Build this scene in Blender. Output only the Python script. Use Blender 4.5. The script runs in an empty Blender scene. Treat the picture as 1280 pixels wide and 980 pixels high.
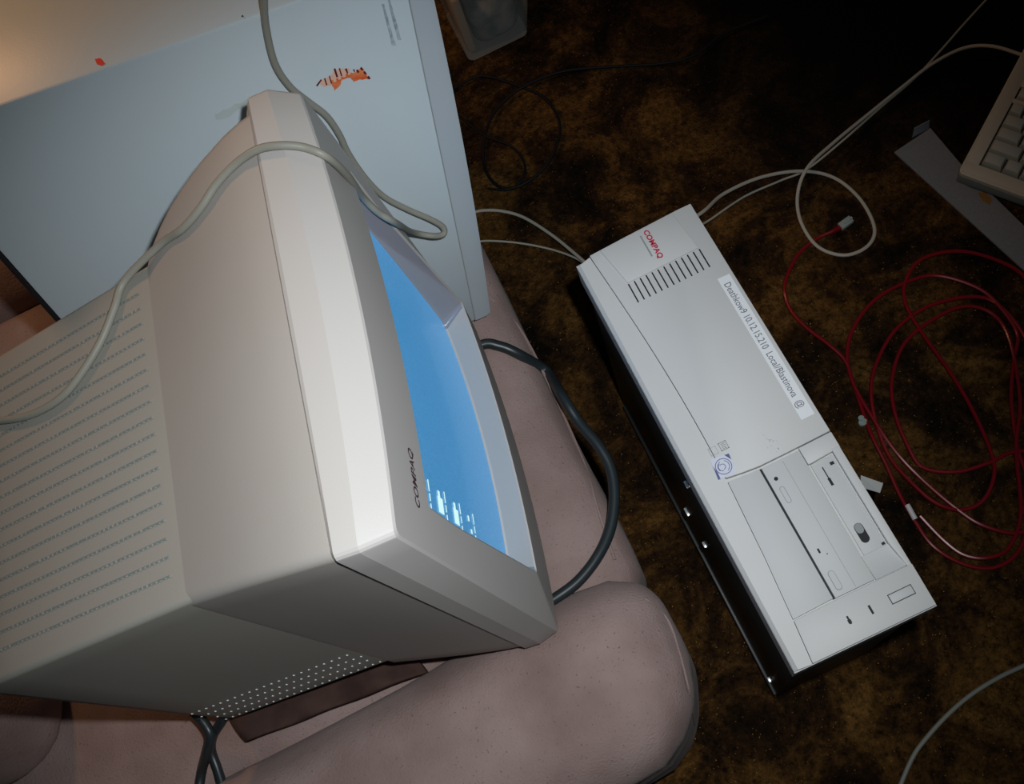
import bpy, bmesh, math, random
from mathutils import Vector, Matrix, noise
from mathutils.bvhtree import BVHTree
random.seed(7)
V = Vector
SC = bpy.context.scene
COL = SC.collection

# ------------------------------------------------------------------ camera, light, exposure
CAM = V((0.0, 0.0, 1.3513))
RX = V((0.8964, -0.3951, -0.2010))        # camera right
RY = V((-0.4419, -0.8317, -0.3361))       # camera down
RZ = V((-0.0344, 0.3901, -0.9201))        # camera forward
FPX = 1250.0
cam_d = bpy.data.cameras.new('camera'); cam = bpy.data.objects.new('camera', cam_d); COL.objects.link(cam)
m3 = Matrix((RX, -RY, -RZ)).transposed()
m4 = m3.to_4x4(); m4.translation = CAM
cam.matrix_world = m4
cam_d.sensor_width = 36.0; cam_d.lens = FPX / 1280.0 * 36.0; cam_d.clip_start = 0.01; cam_d.clip_end = 50
SC.camera = cam
SC.view_settings.view_transform = 'Standard'; SC.view_settings.look = 'None'
SC.view_settings.exposure = 0.0; SC.view_settings.gamma = 1.0; SC.view_settings.use_curve_mapping = False

W = bpy.data.worlds.new('night_room'); SC.world = W; W.use_nodes = True
W.node_tree.nodes['Background'].inputs[0].default_value = (0.55, 0.75, 0.85, 1)
W.node_tree.nodes['Background'].inputs[1].default_value = 0.022

def lamp(name, kind, loc, energy, color, target=None, **kw):
    d = bpy.data.lights.new(name, kind); d.energy = energy; d.color = color
    for k, v in kw.items(): setattr(d, k, v)
    o = bpy.data.objects.new(name, d); COL.objects.link(o); o.location = loc
    if target is not None:
        o.rotation_euler = (V(target) - V(loc)).to_track_quat('-Z', 'Y').to_euler()
    return o
# the compact camera's own flash, a little above and left of the lens
lamp('camera_flash', 'SPOT', CAM - RY * 0.060 + RX * 0.045, 28.5, (0.95, 0.985, 1.0), CAM + RZ * 1.0 - RX * 0.01 + RY * 0.09,
     spot_size=math.radians(75), spot_blend=1.0, shadow_soft_size=0.012)
# warm table lamp beyond the chair, out of the frame
lamp('table_lamp', 'POINT', (-0.52, 1.25, 1.22), 9.5, (1.0, 0.54, 0.26), shadow_soft_size=0.06)

# ------------------------------------------------------------------ projection helpers (pixel of the 1280x980 frame -> place)
def ray(px, py): return RX * ((px - 640) / FPX) + RY * ((py - 490) / FPX) + RZ
def at(px, py, z):
    d = ray(px, py); return CAM + d * ((z - CAM.z) / d.z)
def atx(px, py, x):
    d = ray(px, py); return CAM + d * (x / d.x)
def on_plane(px, py, p, n):
    d = ray(px, py); return CAM + d * ((p - CAM).dot(n) / d.dot(n))

# ------------------------------------------------------------------ materials
def mat(name, col, rough=0.5, spec=0.5, metal=0.0, col2=None, nscale=8.0, contrast=(0.35, 0.65), detail=4.0, bump=0.0, bscale=200.0,
        sheen=0.0, trans=0.0, emit=None, estr=0.0, coat=0.0, alpha=1.0, speck=None, speck_scale=300.0, speck_at=0.72):
    m = bpy.data.materials.new(name); m.use_nodes = True
    nt = m.node_tree; N = nt.nodes; L = nt.links; b = N['Principled BSDF']
    b.inputs['Base Color'].default_value = (*col, 1); b.inputs['Roughness'].default_value = rough
    b.inputs['Specular IOR Level'].default_value = spec; b.inputs['Metallic'].default_value = metal
    b.inputs['Sheen Weight'].default_value = sheen; b.inputs['Transmission Weight'].default_value = trans
    b.inputs['Coat Weight'].default_value = coat; b.inputs['Alpha'].default_value = alpha
    tc = N.new('ShaderNodeTexCoord'); src = None
    if col2 is not None:
        n = N.new('ShaderNodeTexNoise'); n.inputs['Scale'].default_value = nscale; n.inputs['Detail'].default_value = detail
        L.new(tc.outputs['Object'], n.inputs['Vector'])
        r = N.new('ShaderNodeValToRGB'); r.color_ramp.elements[0].position = contrast[0]; r.color_ramp.elements[1].position = contrast[1]
        r.color_ramp.elements[0].color = (*col, 1); r.color_ramp.elements[1].color = (*col2, 1)
        L.new(n.outputs['Fac'], r.inputs['Fac']); src = r.outputs['Color']
        if speck is not None:
            n2 = N.new('ShaderNodeTexNoise'); n2.inputs['Scale'].default_value = speck_scale; n2.inputs['Detail'].default_value = 2
            L.new(tc.outputs['Object'], n2.inputs['Vector'])
            r2 = N.new('ShaderNodeValToRGB'); r2.color_ramp.elements[0].position = speck_at - 0.06; r2.color_ramp.elements[1].position = speck_at
            L.new(n2.outputs['Fac'], r2.inputs['Fac'])
            mx = N.new('ShaderNodeMixRGB'); mx.inputs['Color2'].default_value = (*speck, 1)
            L.new(r2.outputs['Color'], mx.inputs['Fac']); L.new(src, mx.inputs['Color1']); src = mx.outputs['Color']
        L.new(src, b.inputs['Base Color'])
    if bump > 0:
        n = N.new('ShaderNodeTexNoise'); n.inputs['Scale'].default_value = bscale; n.inputs['Detail'].default_value = 3
        L.new(tc.outputs['Object'], n.inputs['Vector'])
        bp = N.new('ShaderNodeBump'); bp.inputs['Strength'].default_value = bump; bp.inputs['Distance'].default_value = 0.002
        L.new(n.outputs['Fac'], bp.inputs['Height']); L.new(bp.outputs['Normal'], b.inputs['Normal'])
    if emit is not None:
        b.inputs['Emission Color'].default_value = (*emit, 1); b.inputs['Emission Strength'].default_value = estr
    return m

M_BEIGE = mat('beige_monitor_plastic', (0.33, 0.312, 0.292), 0.55, 0.35, col2=(0.35, 0.331, 0.31), nscale=5, bump=0.05, bscale=900)
M_REAR = mat('beige_plastic_shaded_rear', (0.275, 0.265, 0.238), 0.6, 0.3, col2=(0.295, 0.282, 0.254), nscale=5, bump=0.05, bscale=900)  # housing plastic made darker to mimic the weaker light at the rear
M_BEZEL = mat('pale_bezel_plastic', (0.43, 0.418, 0.405), 0.5, 0.4, bump=0.04, bscale=900)
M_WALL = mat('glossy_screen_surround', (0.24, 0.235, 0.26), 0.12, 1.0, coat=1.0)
M_VENT = mat('dark_vent_gaps', (0.16, 0.19, 0.19), 0.8, 0.2)
M_SEAM = mat('seam_shadow_gap', (0.07, 0.065, 0.06), 0.9, 0.1)
M_GLINT = mat('pale_vent_glint', (0.75, 0.85, 0.85), 0.3, 0.6)  # pale colour stands in for flash glints on vent hole rims
M_LOGO = mat('dark_red_lettering', (0.05, 0.012, 0.03), 0.5)
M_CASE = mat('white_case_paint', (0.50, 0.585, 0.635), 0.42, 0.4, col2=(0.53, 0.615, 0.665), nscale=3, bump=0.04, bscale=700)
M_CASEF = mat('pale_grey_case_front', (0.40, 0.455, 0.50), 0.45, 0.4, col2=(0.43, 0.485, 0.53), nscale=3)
M_SMEAR = mat('grey_rubber_print', (0.24, 0.29, 0.33), 0.7, 0.2, col2=(0.42, 0.50, 0.55), nscale=220)
M_ORANGE = mat('orange_sticker_remains', (0.62, 0.10, 0.025), 0.7, 0.2, col2=(0.75, 0.24, 0.10), nscale=90)
M_PEEL = mat('peeled_sticker_paper', (0.72, 0.46, 0.36), 0.8, 0.2)
M_MAROON = mat('maroon_print', (0.11, 0.015, 0.02), 0.7, 0.2)
M_RED = mat('red_paint_dot', (0.75, 0.03, 0.02), 0.5)
M_PC = mat('light_grey_computer_plastic', (0.56, 0.56, 0.555), 0.55, 0.42, col2=(0.60, 0.60, 0.595), nscale=4, bump=0.04, bscale=800)
M_PC2 = mat('light_grey_drive_plastic', (0.54, 0.55, 0.55), 0.58, 0.4, bump=0.04, bscale=800)
M_DARK = mat('dark_chassis_steel', (0.012, 0.014, 0.014), 0.45, 0.5, metal=0.0)
M_STEEL = mat('bright_steel_tab', (0.75, 0.8, 0.8), 0.25, 0.6, metal=0.6)
M_BLACK = mat('black_gap', (0.012, 0.013, 0.016), 0.6, 0.3)
M_LABEL = mat('white_label_tape', (0.78, 0.80, 0.82), 0.4, 0.4)
M_INK = mat('grey_ink', (0.17, 0.18, 0.21), 0.6)
M_COMPAQ = mat('red_lettering', (0.50, 0.03, 0.07), 0.45)
M_LILAC = mat('lilac_sticker', (0.62, 0.64, 0.74), 0.35)
M_NAVY = mat('navy_sticker_print', (0.08, 0.10, 0.24), 0.4)
M_GREYMARK = mat('grey_moulded_mark', (0.27, 0.29, 0.29), 0.7)
M_VELOUR = mat('mauve_velour', (0.195, 0.130, 0.116), 1.0, 0.1, col2=(0.325, 0.240, 0.224), nscale=10, contrast=(0.28, 0.66), detail=9, bump=0.5, bscale=420, sheen=0.08,
               speck=(0.16, 0.105, 0.095), speck_scale=420, speck_at=0.73)
M_RUBBER = mat('black_rubber', (0.018, 0.026, 0.03), 0.38, 0.5)
M_BCORD = mat('dull_black_cord', (0.007, 0.007, 0.008), 0.6, 0.2)
M_CORD = mat('beige_cord', (0.44, 0.42, 0.36), 0.5, 0.4, bump=0.05)
M_CORDG = mat('grey_green_cord', (0.25, 0.25, 0.215), 0.5, 0.4)
M_REDC = mat('translucent_red_cable', (0.20, 0.005, 0.011), 0.25, 0.55)
M_CLEAR = mat('clear_plastic', (0.62, 0.66, 0.64), 0.12, 0.5, trans=0.0, alpha=0.20)
M_PLUG = mat('clear_plug_plastic', (0.42, 0.5, 0.48), 0.2, 0.5, alpha=0.7)
M_PINKCL = mat('dusty_pink_cloth', (0.36, 0.20, 0.19), 1.0, 0.1, col2=(0.46, 0.28, 0.26), nscale=40)
M_TEAL = mat('dark_teal_cloth', (0.05, 0.085, 0.09), 0.8, 0.2, col2=(0.20, 0.19, 0.18), nscale=35)
M_TAN = mat('tan_card', (0.36, 0.25, 0.16), 0.9, 0.1)
M_KB = mat('beige_keyboard_plastic', (0.50, 0.475, 0.40), 0.5, 0.35, bump=0.06, bscale=700)
M_KBF = mat('grey_green_keyboard_base', (0.17, 0.22, 0.22), 0.5, 0.35)
M_KEY = mat('grey_keycap', (0.43, 0.45, 0.41), 0.5, 0.35)
M_WELL = mat('dark_key_well', (0.06, 0.065, 0.06), 0.8, 0.2)
M_PANEL = mat('grey_painted_metal', (0.19, 0.20, 0.215), 0.55, 0.4, col2=(0.22, 0.23, 0.245), nscale=400, bump=0.1, bscale=900)
M_TAB = mat('white_plastic_tab', (0.50, 0.51, 0.50), 0.5)
M_SLEEVE = mat('white_cable_marker', (0.72, 0.68, 0.70), 0.4)
M_RUST = mat('rust_smear', (0.26, 0.13, 0.04), 0.8, 0.2)

# ------------------------------------------------------------------ mesh helpers
class MB:
    def __init__(s): s.v = []; s.f = []; s.m = []
    def add(s, vs, fs, mi=0):
        o = len(s.v); s.v += [V(p) for p in vs]; s.f += [[i + o for i in f] for f in fs]; s.m += [mi] * len(fs); return s
    def loft(s, loops, mi=0, cap0=False, cap1=False, closed=True):
        n = len(loops[0]); vs = [p for l in loops for p in l]; fs = []
        for a in range(len(loops) - 1):
            for i in range(n if closed else n - 1):
                j = (i + 1) % n; fs.append([a*n+i, a*n+j, (a+1)*n+j, (a+1)*n+i])
        if cap0: fs.append(list(range(n))[::-1])
        if cap1: fs.append([(len(loops)-1)*n + i for i in range(n)])
        return s.add(vs, fs, mi)
    def bm(s, b, fn=None, mi=0):
        b.verts.ensure_lookup_table(); b.verts.index_update()
        return s.add([fn(v.co) if fn else v.co.copy() for v in b.verts], [[v.index for v in f.verts] for f in b.faces], mi)
    def box(s, lo, hi, bev=0.0, fn=None, mi=0, seg=2):
        b = bmesh.new(); bmesh.ops.create_cube(b, size=1.0)
        for v in b.verts: v.co = V([(lo[i]+hi[i])/2 + v.co[i]*(hi[i]-lo[i]) for i in range(3)])
        if bev > 0: bmesh.ops.bevel(b, geom=b.edges[:] , offset=bev, segments=seg, affect='EDGES', profile=0.5)
        s.bm(b, fn, mi); b.free(); return s
    def prism(s, poly, z0, z1, fn=None, mi=0, bev=0.0):
        b = bmesh.new(); vs = [b.verts.new((p[0], p[1], z0)) for p in poly]; f = b.faces.new(vs)
        r = bmesh.ops.extrude_face_region(b, geom=[f]); 
        for g in r['geom']:
            if isinstance(g, bmesh.types.BMVert): g.co.z = z1
        bmesh.ops.recalc_face_normals(b, faces=b.faces[:])
        if bev > 0: bmesh.ops.bevel(b, geom=b.edges[:], offset=bev, segments=2, affect='EDGES', profile=0.5)
        s.bm(b, fn, mi); b.free(); return s
    def tube(s, pts, r, n=10, mi=0, cap=True):
        pts = [V(p) for p in pts]; loops = []; up = None
        for i, p in enumerate(pts):
            t = (pts[min(i+1, len(pts)-1)] - pts[max(i-1, 0)]).normalized()
            if up is None: up = t.orthogonal().normalized()
            up = (up - t * up.dot(t)); up = up.normalized() if up.length > 1e-6 else t.orthogonal().normalized()
            w = t.cross(up); rr = r(i / (len(pts)-1)) if callable(r) else r
            loops.append([p + (up * math.cos(2*math.pi*k/n) + w * math.sin(2*math.pi*k/n)) * rr for k in range(n)])
        return s.loft(loops, mi, cap, cap)
    def disc(s, c, ex, ey, rx, ry, n=20, mi=0):
        vs = [c + ex*(rx*math.cos(2*math.pi*k/n)) + ey*(ry*math.sin(2*math.pi*k/n)) for k in range(n)]
        return s.add(vs, [list(range(n))], mi)
    def cyl(s, c, ex, ey, ez, rx, ry, h, n=20, mi=0):
        lo = [[c + ez*q + ex*(rx*math.cos(2*math.pi*k/n)) + ey*(ry*math.sin(2*math.pi*k/n)) for k in range(n)] for q in (0, h)]
        return s.loft(lo, mi, True, True)
    def build(s, name, mats, parent=None, flat=False, sharp=38):
        me = bpy.data.meshes.new(name); off = parent['_at'] if parent is not None and '_at' in parent else (0, 0, 0)
        off = V(off)
        me.from_pydata([v - off for v in s.v], [], s.f)
        if not isinstance(mats, (list, tuple)): mats = [mats]
        for m in mats: me.materials.append(m)
        for p, mi in zip(me.polygons, s.m): p.material_index = mi
        b = bmesh.new(); b.from_mesh(me); bmesh.ops.recalc_face_normals(b, faces=b.faces[:])
        for f in b.faces: f.smooth = not flat
        for e in b.edges:
            if len(e.link_faces) == 2 and e.calc_face_angle(0) > math.radians(sharp): e.smooth = False
        b.to_mesh(me); b.free()
        o = bpy.data.objects.new(name, me); COL.objects.link(o)
        if parent is not None: o.parent = parent; o['_at'] = tuple(off)
        return o

AT = {}
def empty(name, loc, label, cat, group=None):
    o = bpy.data.objects.new(name, None); COL.objects.link(o); o.location = loc; o['_at'] = tuple(loc)
    o.empty_display_size = 0.05
    o['label'] = label; o['category'] = cat
    if group: o['group'] = group
    return o
def tag(o, label, cat, group=None):
    o['label'] = label; o['category'] = cat
    if group: o['group'] = group
    return o
def smooth(pts, k=8):
    pts = [V(p) for p in pts]; out = []
    for i in range(len(pts) - 1):
        p0 = pts[max(i-1, 0)]; p1 = pts[i]; p2 = pts[i+1]; p3 = pts[min(i+2, len(pts)-1)]
        for j in range(k):
            t = j / k; out.append(0.5 * ((2*p1) + (p2-p0)*t + (2*p0-5*p1+4*p2-p3)*t*t + (3*p1-p0-3*p2+p3)*t*t*t))
    out.append(pts[-1]); return out
def text_mesh(mb, s, fn, size, mi=0, shear=0.0, offset=0.0, sx=1.0, depth=0.0002, width=None):
    c = bpy.data.curves.new('t', 'FONT'); c.body = s; c.size = 1.0; c.shear = shear; c.offset = offset / size; c.resolution_u = 3; c.extrude = 0.0
    o = bpy.data.objects.new('t', c); COL.objects.link(o)
    bpy.context.view_layer.update()
    me = bpy.data.meshes.new_from_object(o.evaluated_get(bpy.context.evaluated_depsgraph_get()))
    xs = [v.co.x for v in me.vertices]; x0 = min(xs); 
    k = sx * size if width is None else width / (max(xs) - x0)
    mb.add([fn((v.co.x - x0) * k, v.co.y * size, depth) for v in me.vertices], [list(p.vertices) for p in me.polygons], mi)
    bpy.data.objects.remove(o); bpy.data.curves.remove(c); bpy.data.meshes.remove(me)
def bvh(objs):
    vs = []; fs = []
    for o in objs:
        k = len(vs); off = V(o['_at']) if '_at' in o else V((0, 0, 0))
        vs += [v.co + off for v in o.data.vertices]; fs += [[i + k for i in p.vertices] for p in o.data.polygons]
    return BVHTree.FromPolygons(vs, fs)
def drape(tree, px, py, off):
    d = ray(px, py).normalized(); h = tree.ray_cast(CAM, d)
    if h[0] is None: return None
    n = h[1] if h[1].dot(d) < 0 else -h[1]
    return h[0] + n * off
def soft_box(lo, hi, r, n=14, puff=0.0, lump=0.0, lscale=7.0, seed=0, fn=None):
    mb = MB(); c = [(a+b)/2 for a, b in zip(lo, hi)]; h = [(b-a)/2 for a, b in zip(lo, hi)]
    b = bmesh.new(); bmesh.ops.create_cube(b, size=2.0); bmesh.ops.subdivide_edges(b, edges=b.edges[:], cuts=n, use_grid_fill=True)
    for v in b.verts:
        u = v.co.copy()
        p = V([u[i]*h[i] for i in range(3)])
        q = V([max(-(h[i]-r), min(h[i]-r, p[i])) for i in range(3)])
        d = p - q
        p = q + (d.normalized() * r if d.length > 1e-9 else d)
        w = (1-u.x**2)*(1-u.y**2)
        p.z += puff * w * (1 if u.z > 0 else 0) * max(u.z, 0)
        if lump:
            nn = noise.noise_vector((p + V(c)) * lscale + V((seed, seed*2, 0)))
            n2 = noise.noise_vector((p + V(c)) * lscale * 3.1 + V((seed, seed*2, 5)))
            p += nn * lump + n2 * lump * 0.3
        p = p + V(c)
        v.co = fn(p) if fn else p
    mb.bm(b); b.free(); return mb

# ------------------------------------------------------------------ the setting: dark shag carpet
def carpet():
    m = bpy.data.materials.new('brown_gold_carpet'); m.use_nodes = True
    nt = m.node_tree; N = nt.nodes; L = nt.links; b = N['Principled BSDF']
    b.inputs['Roughness'].default_value = 1.0; b.inputs['Specular IOR Level'].default_value = 0.12
    tc = N.new('ShaderNodeTexCoord')
    def nz(scale, det, rough=0.6, dist=0.0):
        n = N.new('ShaderNodeTexNoise'); n.inputs['Scale'].default_value = scale; n.inputs['Detail'].default_value = det
        n.inputs['Roughness'].default_value = rough; n.inputs['Distortion'].default_value = dist; L.new(tc.outputs['Object'], n.inputs['Vector']); return n
    def ramp(n, stops):
        r = N.new('ShaderNodeValToRGB'); e = r.color_ramp.elements
        while len(e) < len(stops): e.new(0.5)
        for k, (p, c) in enumerate(stops): e[k].position = p; e[k].color = (*c, 1)
        L.new(n.outputs['Fac'], r.inputs['Fac']); return r
    big = ramp(nz(9, 8, 0.66, 0.6), [(0.36, (0.006, 0.004, 0.002)), (0.47, (0.030, 0.014, 0.005)), (0.56, (0.085, 0.041, 0.011)), (0.70, (0.16, 0.082, 0.022))])
    fine = ramp(nz(130, 3, 0.7), [(0.30, (0.25, 0.25, 0.25)), (0.66, (1.45, 1.4, 1.3))])
    mul = N.new('ShaderNodeMixRGB'); mul.blend_type = 'MULTIPLY'; mul.inputs[0].default_value = 1.0
    L.new(big.outputs['Color'], mul.inputs[1]); L.new(fine.outputs['Color'], mul.inputs[2])
    sp = ramp(nz(420, 1), [(0.735, (0, 0, 0)), (0.77, (1, 1, 1))])
    mx = N.new('ShaderNodeMixRGB'); mx.inputs[2].default_value = (0.42, 0.24, 0.07, 1)
    L.new(sp.outputs['Color'], mx.inputs[0]); L.new(mul.outputs['Color'], mx.inputs[1]); L.new(mx.outputs['Color'], b.inputs['Base Color'])
    # the carpet colour fades to near black at the keyboard end, with a ragged edge
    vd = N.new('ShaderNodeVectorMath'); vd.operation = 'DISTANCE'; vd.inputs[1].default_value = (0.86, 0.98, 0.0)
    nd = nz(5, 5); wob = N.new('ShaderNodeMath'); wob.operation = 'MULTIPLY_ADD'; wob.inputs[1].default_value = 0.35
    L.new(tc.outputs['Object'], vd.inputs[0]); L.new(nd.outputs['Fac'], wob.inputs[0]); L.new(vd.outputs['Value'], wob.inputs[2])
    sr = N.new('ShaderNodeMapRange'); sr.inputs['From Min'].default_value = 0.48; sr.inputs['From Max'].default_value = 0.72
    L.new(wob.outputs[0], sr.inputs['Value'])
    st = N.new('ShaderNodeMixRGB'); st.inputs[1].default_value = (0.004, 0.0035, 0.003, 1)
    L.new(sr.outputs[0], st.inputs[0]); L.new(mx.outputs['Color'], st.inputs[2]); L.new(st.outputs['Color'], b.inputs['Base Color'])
    bp = N.new('ShaderNodeBump'); bp.inputs['Strength'].default_value = 0.9; bp.inputs['Distance'].default_value = 0.006
    L.new(nz(240, 3).outputs['Fac'], bp.inputs['Height']); L.new(bp.outputs['Normal'], b.inputs['Normal'])
    return m
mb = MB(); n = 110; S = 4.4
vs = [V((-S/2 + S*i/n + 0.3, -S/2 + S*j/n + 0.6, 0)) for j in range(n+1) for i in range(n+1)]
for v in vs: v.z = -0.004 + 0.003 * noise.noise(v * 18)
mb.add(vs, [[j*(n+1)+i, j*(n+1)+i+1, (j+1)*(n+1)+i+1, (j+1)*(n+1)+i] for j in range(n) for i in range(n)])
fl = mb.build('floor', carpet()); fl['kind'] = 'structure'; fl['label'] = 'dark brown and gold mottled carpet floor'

# ------------------------------------------------------------------ armchair
chair = empty('armchair', (-0.4, 0.53, 0), 'mauve velour armchair holding the monitor and the white tower case', 'armchair')
seat = soft_box((-0.84, 0.175, 0.13), (0.004, 0.87, 0.312), 0.045, 22, 0.012, 0.006, 6, 3).build('seat_cushion', M_VELOUR, chair, sharp=180)
def arm_fn(p):
    # the roll swells towards its front end and hangs out on the outer side
    k = max(0.0, min(1.0, (p.x + 0.35) / 0.35)); q = p.copy()
    if p.y > 0.1: q.y -= 0.014 * max(0.0, min(1.0, (-0.2 - p.x) / 0.25))
    q.z += 0.012 * k * (1 if p.z > 0.25 else 0)
    q.x -= 0.03 * max(0, (0.10 - p.y) / 0.08) * k
    return q
soft_box((-0.92, 0.012, 0.03), (0.008, 0.205, 0.362), 0.062, 22, 0.006, 0.008, 7, 11, arm_fn).build('armrest', M_VELOUR, chair, sharp=180)
soft_box((-0.92, 0.862, 0.03), (-0.02, 1.03, 0.352), 0.06, 18, 0.006, 0.008, 7, 21).build('armrest', M_VELOUR, chair, sharp=180)
soft_box((-0.90, 0.285, 0.29), (-0.625, 0.86, 0.74), 0.06, 20, 0.0, 0.014, 8, 31, lambda p: V((p.x - 0.12*(p.z-0.3), p.y, p.z))).build('back_cushion', M_VELOUR, chair, sharp=180)
soft_box((-1.06, 0.03, 0.03), (-0.86, 1.01, 0.78), 0.06, 16, 0.0, 0.008, 6, 41).build('backrest', M_VELOUR, chair, sharp=180)
MB().box((-0.9, 0.10, 0.02), (-0.03, 0.95, 0.15), 0.01).build('base', M_VELOUR, chair)
M_BROWN = mat('dark_gap_brown', (0.045, 0.026, 0.022), 1.0, 0.05, col2=(0.075, 0.045, 0.038), nscale=30)  # for an added sheet that darkens the gap between monitor and armrest
def gap_sheet_fn(p):
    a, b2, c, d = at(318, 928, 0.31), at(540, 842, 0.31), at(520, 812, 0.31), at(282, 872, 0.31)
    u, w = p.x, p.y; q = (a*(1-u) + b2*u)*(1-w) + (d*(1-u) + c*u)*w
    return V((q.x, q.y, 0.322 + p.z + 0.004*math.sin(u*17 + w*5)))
tag(soft_box((0, 0, 0), (1, 1, 0.012), 0.005, 14, 0, 0, 6, 0, gap_sheet_fn).build('dark_gap_sheet', M_BROWN, None, sharp=180), 'dark brown sheet added to darken the gap between the monitor underside and the near armrest', 'cloth')
# piping seams along seat front and arm end
def seam_tube(pts, r=0.0018): return MB().tube(smooth(pts, 6), r, 6)
tr = bvh([o for o in chair.children])
pts = [drape(tr, *p, 0.0004) for p in [(612, 372), (655, 420), (690, 480), (722, 560), (748, 640), (768, 700)]]
seam_tube([p for p in pts if p]).build('seat_piping', M_VELOUR, chair)
pts = [drape(tr, *p, 0.0004) for p in [(806, 748), (834, 775), (850, 820), (862, 870), (868, 905)]]
seam_tube([p for p in pts if p], 0.0014).build('arm_piping', M_VELOUR, chair)

# ------------------------------------------------------------------ CRT monitor (local: x out of the screen, y to the viewer's right, z up)
MO = V((-0.068385, 0.33659, 0.374704)); MS = 0.97     # bottom centre of the bezel; a 14 inch class set
MX = V((0.9873, -0.14576, 0.06309)); MY = V((0.14829, 0.98823, -0.03756)); MZ = V((-0.05687, 0.04643, 0.99730))
def mw(x, y, z): return MO + (MX*x + MY*y + MZ*z) * MS
def mfn(p): return mw(p[0], p[1], p[2])
mon = empty('crt_monitor', mw(-0.17, 0, -0.04), 'beige CRT monitor with a blue lit screen on the armchair seat', 'monitor')
NS = 14
def rect(y0, y1, z0, z1, xf, r=0.006):
    P = []
    def line(a, b):
        for i in range(NS): P.append((a[0] + (b[0]-a[0])*i/NS, a[1] + (b[1]-a[1])*i/NS))
    def arc(cy, cz, a0):
        for i in range(4): 
            a = math.radians(a0 + 90*i/4); P.append((cy + r*math.cos(a), cz + r*math.sin(a)))
    line((y0+r, z0), (y1-r, z0)); arc(y1-r, z0+r, -90)
    line((y1, z0+r), (y1, z1-r)); arc(y1-r, z1-r, 0)
    line((y1-r, z1), (y0+r, z1)); arc(y0+r, z1-r, 90)
    line((y0, z1-r), (y0, z0+r)); arc(y0+r, z0+r, 180)
    return [mw(xf(y, z) if callable(xf) else xf, y, z) for y, z in P]
bulge = lambda y: 0.010 * (1 - (y/0.18)**2)
FX = lambda d: (lambda y, z: d + bulge(y))
bz = MB()
OPEN = (-0.143, 0.152, 0.104, 0.362)
SCR = (-0.134, 0.143, 0.093, 0.345)
def chin(z): return 0.0105 * max(0.0, min(1.0, (0.30 - z) / 0.195)) if z > 0.1 else 0.0105 * max(0.0, z / 0.104)
bz.loft([rect(-0.178, 0.178, 0.003, 0.434, -0.045),
         rect(-0.1840, 0.1840, -0.003, 0.4425, -0.0380), rect(-0.1846, 0.1846, -0.004, 0.4435, lambda y, z: -0.037 + 0.2*bulge(y)),
         rect(-0.1846, 0.1846, -0.004, 0.4435, lambda y, z: -0.0210 + 0.75*bulge(y)),
         rect(-0.1843, 0.1843, -0.003, 0.4430, lambda y, z: -0.0202 + 0.76*bulge(y)),
         rect(-0.1790, 0.1790, 0.001, 0.4330, lambda y, z: -0.0012 + bulge(y)), rect(-0.1770, 0.1770, 0.003, 0.4310, FX(0.0)),
         rect(*OPEN, lambda y, z: bulge(y) + chin(z), 0.004), rect(OPEN[0]+0.0025, OPEN[1]-0.0025, OPEN[2]+0.0008, OPEN[3]-0.0025, lambda y, z: bulge(y) + chin(z) - 0.0015, 0.004)])
bez = bz.build('bezel', M_BEZEL, mon, sharp=14)
def scr_x(y, z):
    u = (y - (SCR[0]+SCR[1])/2) / 0.139; w = (z - (SCR[2]+SCR[3])/2) / 0.126
    return -0.0030 - 0.0085 * u*u - 0.001*w*w
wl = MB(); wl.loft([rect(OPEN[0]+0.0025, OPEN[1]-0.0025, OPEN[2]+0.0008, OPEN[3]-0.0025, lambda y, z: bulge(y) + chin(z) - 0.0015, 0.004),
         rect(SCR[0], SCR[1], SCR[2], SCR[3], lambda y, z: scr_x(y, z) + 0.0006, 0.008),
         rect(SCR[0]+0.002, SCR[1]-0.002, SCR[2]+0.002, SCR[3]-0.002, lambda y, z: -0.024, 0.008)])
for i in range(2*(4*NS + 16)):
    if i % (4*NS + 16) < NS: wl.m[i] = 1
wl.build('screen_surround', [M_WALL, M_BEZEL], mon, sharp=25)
# the glass: gently convex
def screen_mat():
    m = mat('blue_desktop_on_screen', (0.03, 0.06, 0.09), 0.35, 0.35, coat=0.1)
    N = m.node_tree.nodes; L = m.node_tree.links; b = N['Principled BSDF']
    tc = N.new('ShaderNodeTexCoord'); n = N.new('ShaderNodeTexNoise'); n.inputs['Scale'].default_value = 700; n.inputs['Detail'].default_value = 1
    L.new(tc.outputs['Object'], n.inputs['Vector'])
    r = N.new('ShaderNodeValToRGB'); r.color_ramp.elements[0].position = 0.3; r.color_ramp.elements[1].position = 0.7
    r.color_ramp.elements[0].color = (0.040, 0.235, 0.52, 1); r.color_ramp.elements[1].color = (0.075, 0.32, 0.64, 1)
    L.new(n.outputs['Fac'], r.inputs['Fac']); L.new(r.outputs['Color'], b.inputs['Emission Color']); b.inputs['Emission Strength'].default_value = 0.80
    return m
g = MB(); n = 16; vs = []
for j in range(n+1):
    for i in range(n+1):
        y = SCR[0] + (SCR[1]-SCR[0])*i/n; z = SCR[2] + (SCR[3]-SCR[2])*j/n; vs.append(mw(scr_x(y, z) - 0.0015, y, z))
g.add(vs, [[j*(n+1)+i, j*(n+1)+i+1, (j+1)*(n+1)+i+1, (j+1)*(n+1)+i] for j in range(n) for i in range(n)])
scr = g.build('screen', screen_mat(), mon)
M_ICON = mat('lit_white_icons', (0.1, 0.1, 0.1), 0.4, emit=(0.62, 0.95, 0.95), estr=0.95)
ic = MB()
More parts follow.
